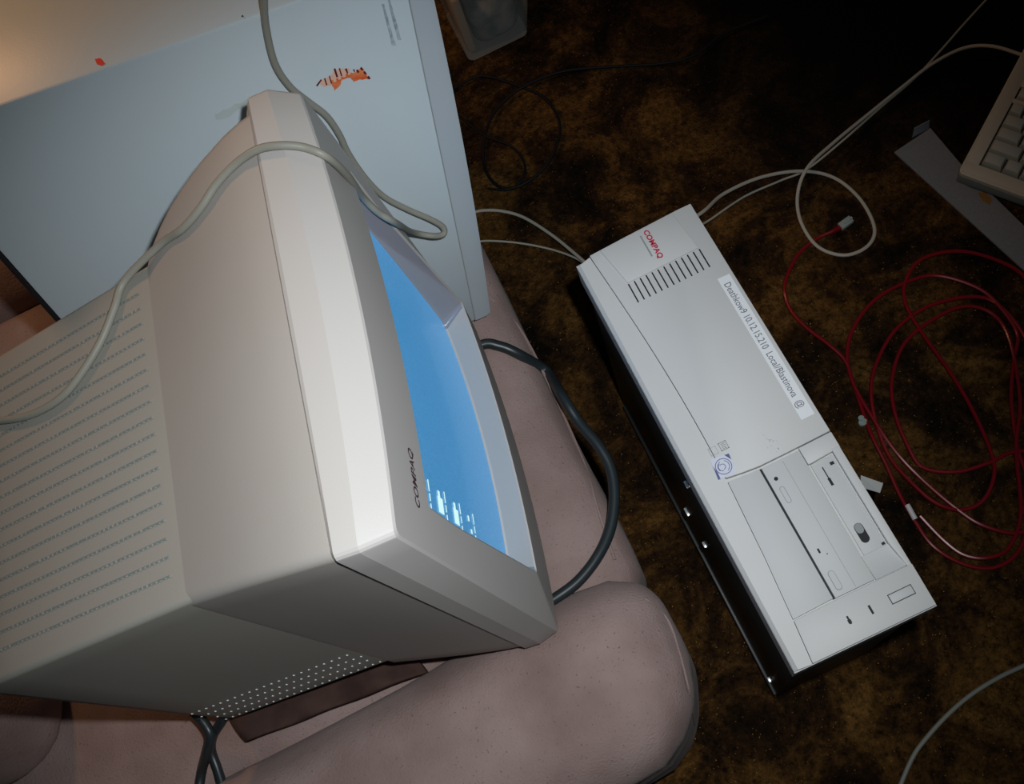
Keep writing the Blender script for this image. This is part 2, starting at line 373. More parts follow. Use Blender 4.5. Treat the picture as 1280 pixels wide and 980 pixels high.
def scr_quad(mb, y0, y1, z0, z1, mi=0, d=0.0006):
    mb.add([mw(scr_x(y, z) + d - 0.0015, y, z) for y, z in ((y0, z0), (y1, z0), (y1, z1), (y0, z1))], [[0, 1, 2, 3]], mi)
for k, (zz, big) in enumerate([(0.316, 1), (0.280, 1), (0.243, 1), (0.207, 0.6)]):
    y0 = SCR[0] + 0.010
    if big == 1:
        scr_quad(ic, y0 + 0.003, y0 + 0.016, zz - 0.006, zz + 0.006); scr_quad(ic, y0 + 0.014, y0 + 0.021, zz - 0.001, zz + 0.004)
    else: scr_quad(ic, y0 + 0.014, y0 + 0.019, zz, zz + 0.004); scr_quad(ic, y0 + 0.004, y0 + 0.008, zz-0.004, zz)
    for (a, b2) in ((-0.004, 0.005), (0.007, 0.013), (0.0145, 0.024)): scr_quad(ic, y0 + a, y0 + b2, zz - 0.0135, zz - 0.0112)
ic.build('desktop_icons', M_ICON, scr)
lg = MB()
def logo_fn(u, v, d):
    y = -0.149 + u; z = 0.3815 + v; return mw(bulge(y) - 0.0004 + 0.0007, y, z)
text_mesh(lg, 'COMPAQ', logo_fn, 0.0115, 0, shear=0.2, offset=0.00022, width=0.042)
lg.build('lettering', M_LOGO, bez)
# housing: wide collar behind the bezel, shoulders curving in on the right, then a narrower vented rear
def hloop(x, y0, y1, z0, z1, r=0.008): return rect(y0, y1, z0, z1, x, r)
hs = MB()
hs.loft([hloop(-0.0395, -0.1825, 0.1725, 0.000, 0.4410), hloop(-0.050, -0.1815, 0.1710, 0.001, 0.4395), hloop(-0.066, -0.1795, 0.1680, 0.003, 0.4355),
         hloop(-0.092, -0.1755, 0.1615, 0.006, 0.4265), hloop(-0.114, -0.1715, 0.1550, 0.008, 0.4170), hloop(-0.131, -0.1685, 0.1485, 0.010, 0.4090),
         hloop(-0.144, -0.1662, 0.1410, 0.012, 0.4028), hloop(-0.156, -0.1640, 0.1310, 0.014, 0.3972), hloop(-0.162, -0.1630, 0.1235, 0.0148, 0.3944), hloop(-0.166, -0.1622, 0.1150, 0.015, 0.3926)], cap0=True, cap1=True)
hs.build('housing', M_BEIGE, mon, sharp=30)
sm = MB(); sm.loft([rect(-0.1815, 0.1815, 0.0005, 0.4400, -0.0402), rect(-0.1815, 0.1815, 0.0005, 0.4400, -0.0375)]); sm.build('seam_gap', M_SEAM, mon)
def rear_dims(x):
    t = (-0.164 - x) / 0.21
    return (-0.1618 - 0.002*t, 0.1145 - 0.014*t, 0.034 - 0.027*t, 0.3930 - 0.030*t)
rr = MB()
loops = [hloop(x, *rear_dims(x), 0.005) for x in (-0.162, -0.18, -0.20, -0.24, -0.28, -0.32, -0.352)]
y0, y1, z0, z1 = rear_dims(-0.365); loops.append(hloop(-0.366, y0+0.004, y1-0.004, z0+0.006, z1-0.004, 0.008))
loops.append(hloop(-0.374, y0+0.014, y1-0.014, z0+0.03, z1-0.018, 0.010)); loops.append(hloop(-0.378, y0+0.04, y1-0.04, z0+0.09, z1-0.05, 0.010))
rr.loft(loops, cap0=True, cap1=True)
rear = rr.build('rear_cover', M_REAR, mon, sharp=40)
vt = MB()
for k in range(18):
    f = (k + 0.9) / 18.7
    xs = [-0.176 - 0.178*i/44 for i in range(45)]
    jit = 0.0003
    rows = []
    for x in xs:
        y0, y1, z0, z1 = rear_dims(x); y = y1 - 0.010 + (y0 + 0.022 - y1) * f; rows.append((x, y, z1))
    for a, b2 in zip(rows[:-1], rows[1:]):
        h = 0.00035; w = 0.0010
        vt.add([mw(a[0], a[1]-w, a[2]+h), mw(a[0], a[1]+w, a[2]+h), mw(b2[0], b2[1]+w, b2[2]+h), mw(b2[0], b2[1]-w, b2[2]+h)], [[0, 1, 2, 3]], 0)
        x = a[0]; wd = random.uniform(0.0003, 0.0009)
        vt.box((x - wd, a[1] - w*1.15, a[2] - 0.0005), (x + wd, a[1] + w*random.uniform(-0.6, 0.9), a[2] + 0.0007), 0, mfn, 1)
vt.build('vent_rows', [M_VENT, M_REAR], rear)
hl = MB()  # raised discs painted as glints along the side vent holes
for r_ in range(4):
    for k in range(24):
        x = -0.172 - 0.0084*k - 0.0042*(r_ % 2)
        y0, y1, z0, z1 = rear_dims(x); z = z0 + 0.012 + 0.023*r_
        if x < -0.357: continue
        c = mw(x, y0 - 0.0001, z); hl.cyl(c, MX, MZ, -MY, 0.0009, 0.0016, 0.0007, 8)
hl.build('vent_glints', M_GLINT, rear)
ps = MB(); c0 = mw(-0.17, 0.0, 0.0)
ps.loft([[V((c0.x + rx*math.cos(a), c0.y + ry*math.sin(a), z)) for a in [2*math.pi*k/32 for k in range(32)]]
         for rx, ry, z in ((0.100, 0.105, 0.318), (0.102, 0.107, 0.330), (0.092, 0.097, 0.345), (0.07, 0.08, 0.365), (0.06, 0.07, 0.392))], cap0=True, cap1=True)
ps.build('swivel_base', M_BEIGE, mon)

# ------------------------------------------------------------------ white tower case leaning behind the monitor
al = math.radians(10); rl = math.radians(-7.5); yw = math.radians(-1)
ch = V((math.cos(yw), math.sin(yw), 0)); cu = V((-math.sin(yw)*math.sin(al), math.cos(yw)*math.sin(al), math.cos(al)))
CE1 = ch*math.cos(rl) + cu*math.sin(rl); CE2 = -ch*math.sin(rl) + cu*math.cos(rl); CN = CE1.cross(CE2)   # CN faces the monitor side
CP = V((-0.04, 0.53, 0.335))
def cw(a, b, d): return CP + CE1*(a + 0.052*b*max(0.0, min(1.0, (a + 0.30)/0.28))) + CE2*b + CN*d            # d > 0 towards the monitor, the box lies at d < 0
def cfn(p): return cw(p[0], p[1], p[2])
case = empty('computer_tower', cw(-0.17, 0, -0.1), 'big plain white tower case with a scraped orange sticker behind the monitor', 'computer case')
CH = 0.452; CD = 0.205
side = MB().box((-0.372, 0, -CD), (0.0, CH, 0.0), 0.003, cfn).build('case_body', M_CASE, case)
fb = MB(); L5 = []
for a, ins in ((-0.001, 0.0), (0.004, 0.0), (0.0135, 0.0005), (0.0185, 0.002)):
    ring = []
    for i in range(17):
        t = i/16; ring.append((a + (0.0040*(1-(2*t-1)**2) if a > 0.003 else 0) , ins + (CH-2*ins)*t, -ins - 0.0006))
    for i in range(17):
        t = 1 - i/16; ring.append((a + (0.0040*(1-(2*t-1)**2) if a > 0.003 else 0), ins + (CH-2*ins)*t, -CD + ins))
    L5.append([cfn(p) for p in ring])
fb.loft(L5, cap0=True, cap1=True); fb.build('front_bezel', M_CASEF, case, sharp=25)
MB().box((-0.0012, 0.001, -0.02), (-0.0002, CH-0.001, 0.00025), 0, cfn).build('bezel_seam', M_GREYMARK, case)
MB().box((-0.377, 0.0, -CD), (-0.3722, CH, -0.001), 0.001, cfn).build('rear_edge', M_BLACK, case)
def csp(px, py, d=0.0004): return on_plane(px, py, CP + CN*d, CN)
st = MB()
def cpoly(mb, pts, d, mi): mb.add([csp(*p, d) for p in pts], [list(range(len(pts)))], mi)
body = [(396, 106), (402, 99), (411, 93), (417, 86), (426, 84), (434, 88), (443, 86), (452, 84), (456, 88), (463, 98), (455, 99), (449, 100), (441, 102), (436, 97), (427, 100), (424, 108), (417, 114), (416, 105), (408, 104), (400, 105)]
def blob(pts, k=3, amp=0.8):
    out = []
    for i, p in enumerate(pts):
        q = pts[(i+1) % len(pts)]
        for j in range(k): t = j/k; out.append((p[0]+(q[0]-p[0])*t + random.uniform(-amp, amp), p[1]+(q[1]-p[1])*t + random.uniform(-amp, amp)))
    return out
cpoly(st, blob([(412, 101), (424, 97), (434, 92), (442, 91), (452, 85), (456, 88), (459, 95), (463, 99), (455, 99), (448, 100), (442, 102), (438, 97), (427, 99), (425, 107), (418, 113), (415, 105)]), 0.0004, 0)
cpoly(st, blob([(399, 105), (404, 98), (412, 96), (418, 88), (427, 85), (436, 89), (440, 96), (430, 99), (424, 104), (414, 107), (404, 108)], 2, 0.6), 0.0003, 1)
for k in range(6):
    x = 403 + 6.0*k; y = 99.5 - 2.6*k
    cpoly(st, [(x, y), (x+3.6, y-2.0), (x+5.6, y+8.4 - 0.4*k), (x+2.2, y+9.4 - 0.4*k)], 0.0006, 1)
for k, (x, y, l, w) in enumerate([(405, 98, 9, 1.6), (411, 95, 10, 1.2), (417, 86, 11, 2.4), (423.5, 85.5, 10, 1.4), (431, 86, 6, 2.6), (441, 87, 3, 2.0)]):
    cpoly(st, [(x, y), (x+w, y-0.6), (x+w+0.3*l, y+l*0.9), (x+w*0.6+0.2*l, y+l)], 0.0008, 2)
cpoly(st, [(395, 107), (401, 99), (402.5, 100), (397, 108)], 0.0007, 2)
for p in ((452, 86), (456, 91), (461, 97), (447, 89)): cpoly(st, [(p[0]-2, p[1]-1), (p[0], p[1]-2.5), (p[0]+2.5, p[1]+1), (p[0], p[1]+2.5)], 0.0008, 2)
st.build('sticker_remains', [M_ORANGE, M_PEEL, M_MAROON], case)
gr = MB()
for dx in (0.0, 7.0):
    L0 = []
    for k in range(13):
        t = k/12; c = (478.5 + dx + 14*t, 5 + 52*t - 1.0*dx); w = 1.5 + 0.9*t + random.uniform(-0.3, 0.3)
        L0.append([csp(c[0]-w, c[1], 0.0005), csp(c[0]+w, c[1], 0.0005)])
    gr.loft(L0, closed=False)
gr.build('faint_print', M_SMEAR, case)
ctop = lambda px, py: on_plane(px, py, CP + CE2*(CH + 0.0005), CE2)
rd = MB(); rd.add([ctop(*p) for p in blob([(119, 74), (123, 72), (128, 75), (132, 79), (126, 82), (121, 80)], 2, 0.6)], [list(range(12))]); rd.build('red_paint_spot', M_RED, case)
bd = MB(); bd.add([ctop(*p) for p in [(302, 19), (304, 19), (304.5, 21), (302, 21.5)]], [[0, 1, 2, 3]]); bd.build('dark_fleck', M_SEAM, case)
M_YEL = mat('yellowed_smear', (0.47, 0.545, 0.52), 0.6, 0.3, col2=(0.51, 0.59, 0.625), nscale=60)
ys = MB(); cpoly(ys, blob([(268, 143), (282, 136), (300, 128), (322, 118), (318, 126), (296, 138), (282, 148), (270, 150)], 3, 1.2), 0.0003, 0); ys.build('yellow_smear', M_YEL, case)

# ------------------------------------------------------------------ desktop computer lying front side up (s along its face, t across)
TX, TY, TZ = 0.0819, 0.4887, 0.43
def tfn(p): return V((TX + p[1], TY - p[0], TZ + p[2]))      # p = (s, t, height above the bezel base plane)
pc = empty('desktop_computer', (TX + 0.068, TY - 0.225, 0), 'light grey desktop computer lying front side up on the carpet', 'computer')
LN, WD = 0.4505, 0.1352
bzb = MB()
def tloop(in0, z):   # outline of the bezel, slightly bowed far end
    P = []
    for i in range(13): P.append((0.0 + in0, in0 + (WD - 2*in0)*i/12 , z, i/12))
    P = [(-0.0035*math.sin(math.pi*u*0.55) + in0, t, z) for (_, t, z, u) in P]
    P += [(LN - in0, WD - in0 - (WD - 2*in0)*i/12, z) for i in range(13)]
    return [tfn(p) for p in P]
bzb.loft([tloop(0.002, -0.046), tloop(0.0, -0.044), tloop(0.0, -0.0070), tloop(0.0016, -0.0060)], cap0=True, cap1=True)
front = bzb.build('front_bezel', M_PC, pc, sharp=30)
def tpoly(pts, z0, z1, bev=0.0006): return MB().prism(pts, z0, z1, tfn, 0, bev)
def bow(s):   # curved parting line between the side strip and the face
    return 0.0167 + 0.0128 * math.sin(math.pi * max(0, min(1, s / 0.4505)))
strip = [(0.004 + (LN-0.0055)*i/24, 0.0002) for i in range(25)]
strip2 = [(0.0005 + (LN-0.001)*i/24, bow(LN*i/24) - 0.0006) for i in range(25)]
sp = MB(); n = 25
vs = [tfn((s, t + 0.0035, -0.0004)) for s, t in strip] + [tfn((s, t, -0.0012)) for s, t in strip2] + [tfn((s, t, -0.0062)) for s, t in strip] + [tfn((s, t, -0.0062)) for s, t in strip2] + [tfn((s, t, -0.0040)) for s, t in strip]
fs = []
for i in range(24):
    fs += [[i, i+1, n+i+1, n+i], [n+i, n+i+1, 3*n+i+1, 3*n+i], [4*n+i, 4*n+i+1, i+1, i], [2*n+i, 2*n+i+1, 4*n+i+1, 4*n+i]]
fs += [[0, n, 3*n, 2*n, 4*n], [24, n+24, 3*n+24, 2*n+24, 4*n+24]]
sp.add(vs, fs); sp.build('side_strip', M_PC, pc, sharp=30)
edge = [(0.0005 + 0.2708*i/20, bow(0.2713*i/20)) for i in range(21)]
far = [(-0.0030, 0.100), (-0.0034, 0.118), (-0.0030, WD-0.0015)]
face = [(-0.0008, edge[0][1])] + edge[1:] + [(0.2735, 0.045), (0.2750, 0.0617), (0.2748, 0.090), (0.2740, WD - 0.001)] + far[::-1] + [(-0.0022, 0.06)]
fp = MB().prism(face, -0.0062, 0.0002, tfn, 0, 0.0008).build('face_plate', M_PC, pc, sharp=30)
tpoly([(0.0005, 0.0285), (0.0475, 0.0372), (0.0472, 0.1168), (-0.0012, 0.112), (-0.001, 0.07)], 0.0002, 0.0022, 0.0008).build('logo_plate', M_PC, fp)
cl = MB()
def logo2(u, v, d): return tfn((0.0030 + u, 0.0768 + v, 0.0024))
text_mesh(cl, 'COMPAQ', logo2, 0.0076, 0, shear=0.1, offset=0.0003, width=0.0362)
cl.build('red_lettering', M_COMPAQ, fp)
MB().box((0.006, 0.0712, 0.0020), (0.033, 0.0728, 0.0024), 0, tfn).build('logo_underline', M_GREYMARK, fp)
vn = MB()
for k in range(13):
    t = 0.0375 + 0.0795*k/12; vn.box((0.0482, t - 0.0007, 0.0001), (0.0715, t + 0.0007, 0.00045), 0, tfn)
vn.build('vent_slots', M_BLACK, fp)
# sticker strip with writing
lb = tpoly([(0.087, 0.1172), (0.0875, 0.1301), (0.2532, 0.1299), (0.2533, 0.1166)], 0.0002, 0.00045, 0).build('label_strip', M_LABEL, pc)
li = MB(); text_mesh(li, 'Deathkow9 10.12.15.210  Local/Blastinova  @', lambda u, v, d: tfn((0.0955 + u, 0.1198 + v, 0.0006)), 0.0098, 0, offset=0.00006, width=0.147)
li.build('label_writing', M_INK, lb)
# badges
def ring(mb, c, r0, r1, z, n=24, mi=0, a0=0, a1=360):
    P0 = []; P1 = []
    for k in range(n+1):
        a = math.radians(a0 + (a1-a0)*k/n); P0.append(tfn((c[0] + r0*math.cos(a), c[1] + r0*math.sin(a), z))); P1.append(tfn((c[0] + r1*math.cos(a), c[1] + r1*math.sin(a), z)))
    mb.loft([P0, P1], mi, closed=False)
bg = tpoly([(0.2495, 0.0240), (0.2515, 0.0425), (0.2708, 0.0398), (0.2702, 0.0215)], 0.0002, 0.0006, 0).build('square_badge', M_LILAC, pc)
bm_ = MB(); ring(bm_, (0.2606, 0.0322), 0.0072, 0.0079, 0.0007)
for k, (ra, a0, a1) in enumerate(((0.0052, 20, 150), (0.0036, 200, 350), (0.0050, 190, 300), (0.0024, 0, 220))): ring(bm_, (0.2606, 0.0322 - 0.001*(k % 2)), ra, ra + 0.0006, 0.0007, 12, 0, a0, a1)
bm_.add([tfn(p) for p in ((0.2512, 0.0378, 0.0007), (0.2517, 0.0423, 0.0007), (0.2580, 0.0417, 0.0007))], [[0, 1, 2]])
bm_.add([tfn(p) for p in ((0.2560, 0.0236, 0.0007), (0.2700, 0.0218, 0.0007), (0.2701, 0.0242, 0.0007), (0.2640, 0.0246, 0.0007))], [[0, 1, 2, 3]])
bm_.build('badge_print', M_NAVY, bg)
mk = MB()
def outline(mb, s0, s1, t0, t1, w, z, mi=0):
    for a, b2, c, d in ((s0, s1, t0, t0+w), (s0, s1, t1-w, t1), (s0, s0+w, t0, t1), (s1-w, s1, t0, t1)): mb.box((a, c, z), (b2, d, z + 0.0002), 0, tfn, mi)
outline(mk, 0.2385, 0.2470, 0.0375, 0.0455, 0.0007, 0.0002)
for k in range(4): mk.box((0.2402 + 0.0016*k, 0.0395, 0.0002), (0.2409 + 0.0016*k, 0.0438, 0.0004), 0, tfn)
outline(mk, 0.2392, 0.2470, 0.0270, 0.0345, 0.0003, 0.0002)
mk.build('moulded_marks', M_GREYMARK, fp)
sc_ = MB()
for k in range(26):
    s = random.gauss(0.256, 0.006); t = random.gauss(0.0815, 0.003); l = random.uniform(0.0004, 0.0014)
    sc_.add([tfn((s, t, 0.0003)), tfn((s + l, t + random.uniform(-0.0005, 0.0005), 0.0003)), tfn((s + l, t + 0.0005, 0.0003))], [[0, 1, 2]])
sc_.box((0.2672, 0.0840, 0.0002), (0.2690, 0.0849, 0.0004), 0, tfn)
sc_.build('scuff_marks', M_GREYMARK, fp)
# drives
bl = MB().prism([(0.2750, bow(0.275)+0.0002), (0.2772, 0.0600), (0.4085, 0.0602), (0.4100, bow(0.41)+0.0004), (0.35, bow(0.35)+0.0003)], -0.0062, -0.0018, tfn, 0, 0.0005)
bl.build('blank_drive_cover', M_PC2, pc)
MB().box((0.2770, 0.0600, -0.006), (0.4092, 0.0622, -0.0042), 0, tfn).build('drive_gap', M_BLACK, pc)
cd = MB().prism([(0.2775, 0.0620), (0.2775, 0.1006), (0.4092, 0.0998), (0.4092, 0.0620)], -0.0062, -0.0014, tfn, 0, 0.0006).build('optical_drive', M_PC2, pc)
MB().box((0.2795, 0.0822, -0.0015), (0.4080, 0.0825, -0.00115), 0, tfn).build('tray_line', M_GREYMARK, cd)
ET, ES, EZ = V((1, 0, 0)), V((0, -1, 0)), V((0, 0, 1))
MB().cyl(tfn((0.2921, 0.0690, -0.0014)), ET, ES, EZ, 0.0019, 0.0019, 0.0004, 18).build('headphone_jack', M_BLACK, cd)
def pill(mb, s0, s1, t, w, z, h, mi=0, hollow=None):
    n = 10; P = []
    for k in range(n+1): a = math.pi*k/n; P.append((s0 + w - w*math.sin(a), t + w*math.cos(a)))
    for k in range(n+1): a = math.pi*k/n; P.append((s1 - w + w*math.sin(a), t - w*math.cos(a)))
    if hollow:
        c = ((s0+s1)/2, t); Q = [(c[0] + (p[0]-c[0])*(1 - hollow/(abs(s1-s0)/2)), c[1] + (p[1]-c[1])*(1 - hollow/w)) for p in P]
        a = [tfn((*p, z+h)) for p in P]; b2 = [tfn((*p, z+h)) for p in Q]; mb.loft([a + a[:1], b2 + b2[:1]], mi, closed=False)
    else: mb.prism(P, z, z+h, tfn, mi, 0)
x = MB(); pill(x, 0.3005, 0.3175, 0.0692, 0.0024, -0.0014, 0.0003, hollow=0.0005); x.build('volume_wheel_outline', M_GREYMARK, cd)
x = MB(); pill(x, 0.3645, 0.3692, 0.0700, 0.0009, -0.0014, 0.0004); x.cyl(tfn((0.3722, 0.0752, -0.0014)), ET, ES, EZ, 0.0006, 0.0006, 0.0004, 10); x.build('drive_light', M_BLACK, cd)
x = MB(); pill(x, 0.3868, 0.4042, 0.0694, 0.0026, -0.0014, 0.0010); x.build('eject_button', M_PC2, cd)
x = MB(); pill(x, 0.3862, 0.4048, 0.0694, 0.0031, -0.0014, 0.0003, hollow=0.0006); x.build('eject_button_outline', M_GREYMARK, cd)
# floppy bay: sloping ledge, recessed drive face, hollow finger scoop, raised outer rim
fl_ = MB()
fl_.prism([(0.2755, 0.1010), (0.2752, 0.1345), (0.2915, 0.1345), (0.2935, 0.1030), (0.2930, 0.1010)], -0.0062, -0.0006, tfn, 0, 0.0006)
fl_.prism([(0.290, 0.1262), (0.290, WD-0.0012), (0.4110, WD-0.0012), (0.4110, 0.1300), (0.386, 0.1262)], -0.0062, 0.0002, tfn, 0, 0.0007)
fl_.build('bay_surround', M_PC, pc, sharp=30)
fd = MB().box((0.2936, 0.1030, -0.0075), (0.3868, 0.1250, -0.0042), 0.0006, tfn).build('floppy_drive', M_PC2, pc)
MB().prism([(0.3005, 0.1108), (0.312, 0.1108), (0.312, 0.1100), (0.3195, 0.1100), (0.3195, 0.1125), (0.312, 0.1125), (0.312, 0.1118), (0.3005, 0.1118)], -0.0043, -0.0038, tfn, 0, 0).build('disk_slot', M_BLACK, fd)
MB().box((0.2995, 0.1190, -0.0043), (0.3025, 0.1228, -0.0038), 0, tfn).build('corner_notch', M_BLACK, fd)
MB().box((0.3835, 0.1215, -0.0043), (0.3860, 0.1245, -0.0039), 0, tfn).build('corner_notch', M_BLACK, fd)
x = MB(); pill(x, 0.3590, 0.3780, 0.1115, 0.0040, -0.0043, 0.0006); x.build('eject_recess', M_BLACK, fd)
x = MB(); pill(x, 0.3595, 0.3690, 0.1112, 0.0034, -0.0043, 0.0022); x.build('eject_button', M_GREYMARK, fd)
scoop = MB(); L7 = []
for i in range(9):
    s = 0.3868 + (0.4100 - 0.3868)*i/8; z = -0.0044 - 0.0012*math.sin(math.pi*i/8*0.5)*(1 - i/8) + 0.0040*(i/8)**2
    L7.append([tfn((s, t, z - (0.0004*math.sin(math.pi*(t-0.1005)/0.033)))) for t in [0.1005 + 0.033*k/10 for k in range(11)]])
scoop.loft(L7, closed=False); scoop.build('finger_scoop', M_PC2, pc)
lp = MB().prism([(0.4112, bow(0.411) + 0.0004), (0.4106, 0.06), (0.4106, 0.1345), (LN-0.0008, WD-0.0012), (LN-0.0008, bow(LN) + 0.0005), (0.43, bow(0.43) + 0.0004)], -0.0062, 0.0000, tfn, 0, 0.0008)
lp = lp.build('lower_panel', M_PC, pc, sharp=30)
x = MB(); outline(x, 0.4255, 0.4345, 0.1016, 0.1240, 0.0007, -0.0001); x.build('power_button_outline', M_SEAM, lp)
MB().box((0.4262, 0.1023, 0.0), (0.4338, 0.1233, 0.0007), 0.0003, tfn).build('power_button', M_PC2, lp)
MB().box((0.4268, 0.0617, 0.0), (0.4342, 0.0634, 0.0003), 0, tfn).box((0.4300, 0.0610, 0.0), (0.4335, 0.0640, 0.00035), 0, tfn).box((0.4265, 0.0824, 0.0), (0.4345, 0.0844, 0.0003), 0, tfn).build('indicator_slots', M_BLACK, lp)
# chassis behind the bezel: open on the chair side, with a folded lower lip and bright tabs
hx = MB()
hx.box((0.004, 0.004, -0.430), (LN-0.003, 0.128, -0.046), 0.002, tfn)
ch_ = hx.build('chassis', M_DARK, pc)
MB().box((0.02, 0.000, -0.43), (LN-0.004, 0.0045, -0.405), 0.001, tfn).build('chassis_lip', M_DARK, pc)
for (px, py, l) in ((859, 606, 9), (859, 640, 10), (881, 681, 7), (883, 711, 7), (962, 850, 6), (963, 868, 2)):
    tb = MB(); p = atx(px, py, TX + 0.003); a = atx(px - l*0.25, py - l*0.5, TX + 0.003); b2 = atx(px + l*0.25, py + l*0.5, TX + 0.003)
    w = 0.0011; tb.box((TX + 0.001, min(a.y, b2.y) , p.z - w), (TX + 0.006, max(a.y, b2.y) + 0.0006, p.z + w), 0.0003)
    tb.build('steel_tab', M_STEEL, ch_)

# ------------------------------------------------------------------ keyboard (front left corner in view, lying half on the metal strip)
KO = at(1198, 214, 0.052)
k1 = V((math.cos(math.radians(-55.6)), math.sin(math.radians(-55.6)), 0)); k2 = V((-k1.y, k1.x, 0)).normalized()
tilt = math.radians(6); KU = k2*math.cos(tilt) + V((0, 0, 1))*math.sin(tilt); KN = k1.cross(KU)
def kfn(p): return KO + k1*p[0] + KU*p[1] + KN*p[2]
kb = empty('keyboard', KO - V((0, 0, 0.05)), 'beige keyboard at the right edge resting on the grey metal strip', 'keyboard')
KW, KDp = 0.46, 0.216
kbm = MB()
def kring(i, z, zf): 
    P = [(i, i), (KW-i, i), (KW-i, KDp-i), (i, KDp-i)]
    out = []; r = 0.008
    for (cx, cy), a0 in (((i+r, i+r), 180), ((KW-i-r, i+r), 270), ((KW-i-r, KDp-i-r), 0), ((i+r, KDp-i-r), 90)):
        for k in range(5): a = math.radians(a0 + 90*k/4); out.append((cx + r*math.cos(a), cy + r*math.sin(a), z))
    return [kfn(p) for p in out]
WELL = [(0.020, 0.022), (KW-0.020, 0.022), (KW-0.020, 0.128), (0.020, 0.128)]
kbm.loft([kring(0.003, -0.002, 0), kring(0.0, -0.0045, 0), kring(0.0, -0.012, 0)], 0)
top = kring(0.003, -0.002, 0)
o_ = len(kbm.v)
# top deck as strips around the key well
def deck(x0, x1, y0, y1): kbm.box((x0, y0, -0.008), (x1, y1, -0.0016), 0.0006, kfn, 0)
deck(0.003, KW-0.003, 0.003, 0.020); deck(0.003, 0.020, 0.019, KDp-0.003); deck(KW-0.020, KW-0.003, 0.019, KDp-0.003); deck(0.019, KW-0.019, 0.150, KDp-0.003); deck(0.019, KW-0.019, 0.124, 0.130)
kbm.build('upper_shell', M_KB, kb)
MB().box((0.001, 0.001, -0.034), (KW-0.001, KDp-0.001, -0.0115), 0.003, kfn).build('lower_shell', M_KBF, kb)
MB().box((0.018, 0.018, -0.0118), (KW-0.018, 0.152, -0.0095), 0, kfn).build('key_well', M_WELL, kb)
def key_mesh(w, d):
    b = MB(); b.loft([[V((x_, y_, z_)) for x_, y_ in ((i, i), (w-i, i), (w-i, d-i), (i, d-i))] for i, z_ in ((0.0004, -0.009), (0.0006, -0.004), (0.0026, 0.0022), (0.0032, 0.0026))], cap0=True, cap1=True)
    return b
key_protos = {}
def key(x, y, w, d):
    kk = (round(w, 4), round(d, 4))
    if kk not in key_protos:
        o = key_mesh(w, d).build('key', M_KEY); o.parent = kb; key_protos[kk] = o
    else:
        o = key_protos[kk].copy(); COL.objects.link(o)
    m = Matrix((k1, KU, KN)).transposed().to_4x4(); m.translation = kfn((x, y, 0.0)) - V(kb['_at'])
    o.parent = kb; o.matrix_local = m
pit = 0.019
for row, ws in enumerate([[1.5, 1.25, 1.25, 6.5, 1.25, 1.25, 1.5], [2.25] + [1]*10 + [2.5], [1.75] + [1]*11 + [2], [1.5] + [1]*12 + [1.25], [1]*13 + [1.75]]):
    x = 0.0215
    for w in ws: key(x, 0.0235 + row*0.0205, w*pit - 0.0006, 0.0198); x += w*pit
    for c in range(3): 
        key(0.0215 + 15.1*pit + c*pit, 0.0235 + row*0.0205, pit - 0.0006, 0.0198)
    for c in range(3): key(0.0215 + 18.3*pit + c*pit, 0.0235 + row*0.0205, pit - 0.0006, 0.0198)
for c in range(14): key(0.0215 + c*1.55*pit, 0.1305, 1.2*pit, 0.0185)
cordp = [at(868, 272, 0.10), at(882, 262, 0.09), at(905, 242, 0.06), at(950, 222, 0.035), at(1000, 214, 0.022), at(1042, 222, 0.012), at(1075, 249, 0.008), at(1093, 285, 0.008), at(1084, 308, 0.008),
         at(1055, 319, 0.008), at(1022, 308, 0.008), at(1001, 277, 0.010), at(997, 243, 0.014), at(1009, 210, 0.030), at(1040, 180, 0.022), at(1085, 143, 0.012), at(1130, 107, 0.012), at(1165, 80, 0.02), at(1205, 60, 0.03), at(1242, 58, 0.04), at(1284, 70, 0.045), kfn((0.012, KDp-0.002, -0.012))]
MB().tube(smooth(cordp, 8), 0.0026, 8).build('cord', M_CORD, kb)['label'] = 'beige cord with one loose loop'

# grey metal strip with a bent tab
ps_ = [at(1118, 190, 0.006), at(1163, 160, 0.006), at(1201, 205, 0.006), at(1290, 292, 0.006), at(1305, 360, 0.006)]
strip_o = empty('metal_strip', at(1200, 240, 0.0), 'long grey metal strip with a bent end tab under the keyboard corner', 'metal strip')
def flat_prism(poly, h):
    b = MB(); n = len(poly); b.loft([[p - V((0, 0, h)) for p in poly], poly], 0, True, True); return b
flat_prism(ps_, 0.003).build('strip_plate', M_PANEL, strip_o)
a, b2 = at(1140, 172, 0.006), at(1161, 161, 0.006); up = V((0.002, 0.006, 0.011))
q = MB(); dv = V((0.0015, 0.0012, 0)); q.loft([[a, b2, b2 + dv, a + dv], [a + up + (b2-a)*0.1, b2 + up, b2 + up + dv, a + up + dv + (b2-a)*0.1]], 0, True, True); q.build('bent_tab', M_PANEL, strip_o)
q = MB(); q.add([at(*p, 0.0064) for p in blob([(1222, 242), (1232, 240), (1240, 248), (1238, 256), (1228, 252)], 2, 1.2)], [list(range(10))]); q.build('rust_spot', M_RUST, strip_o)

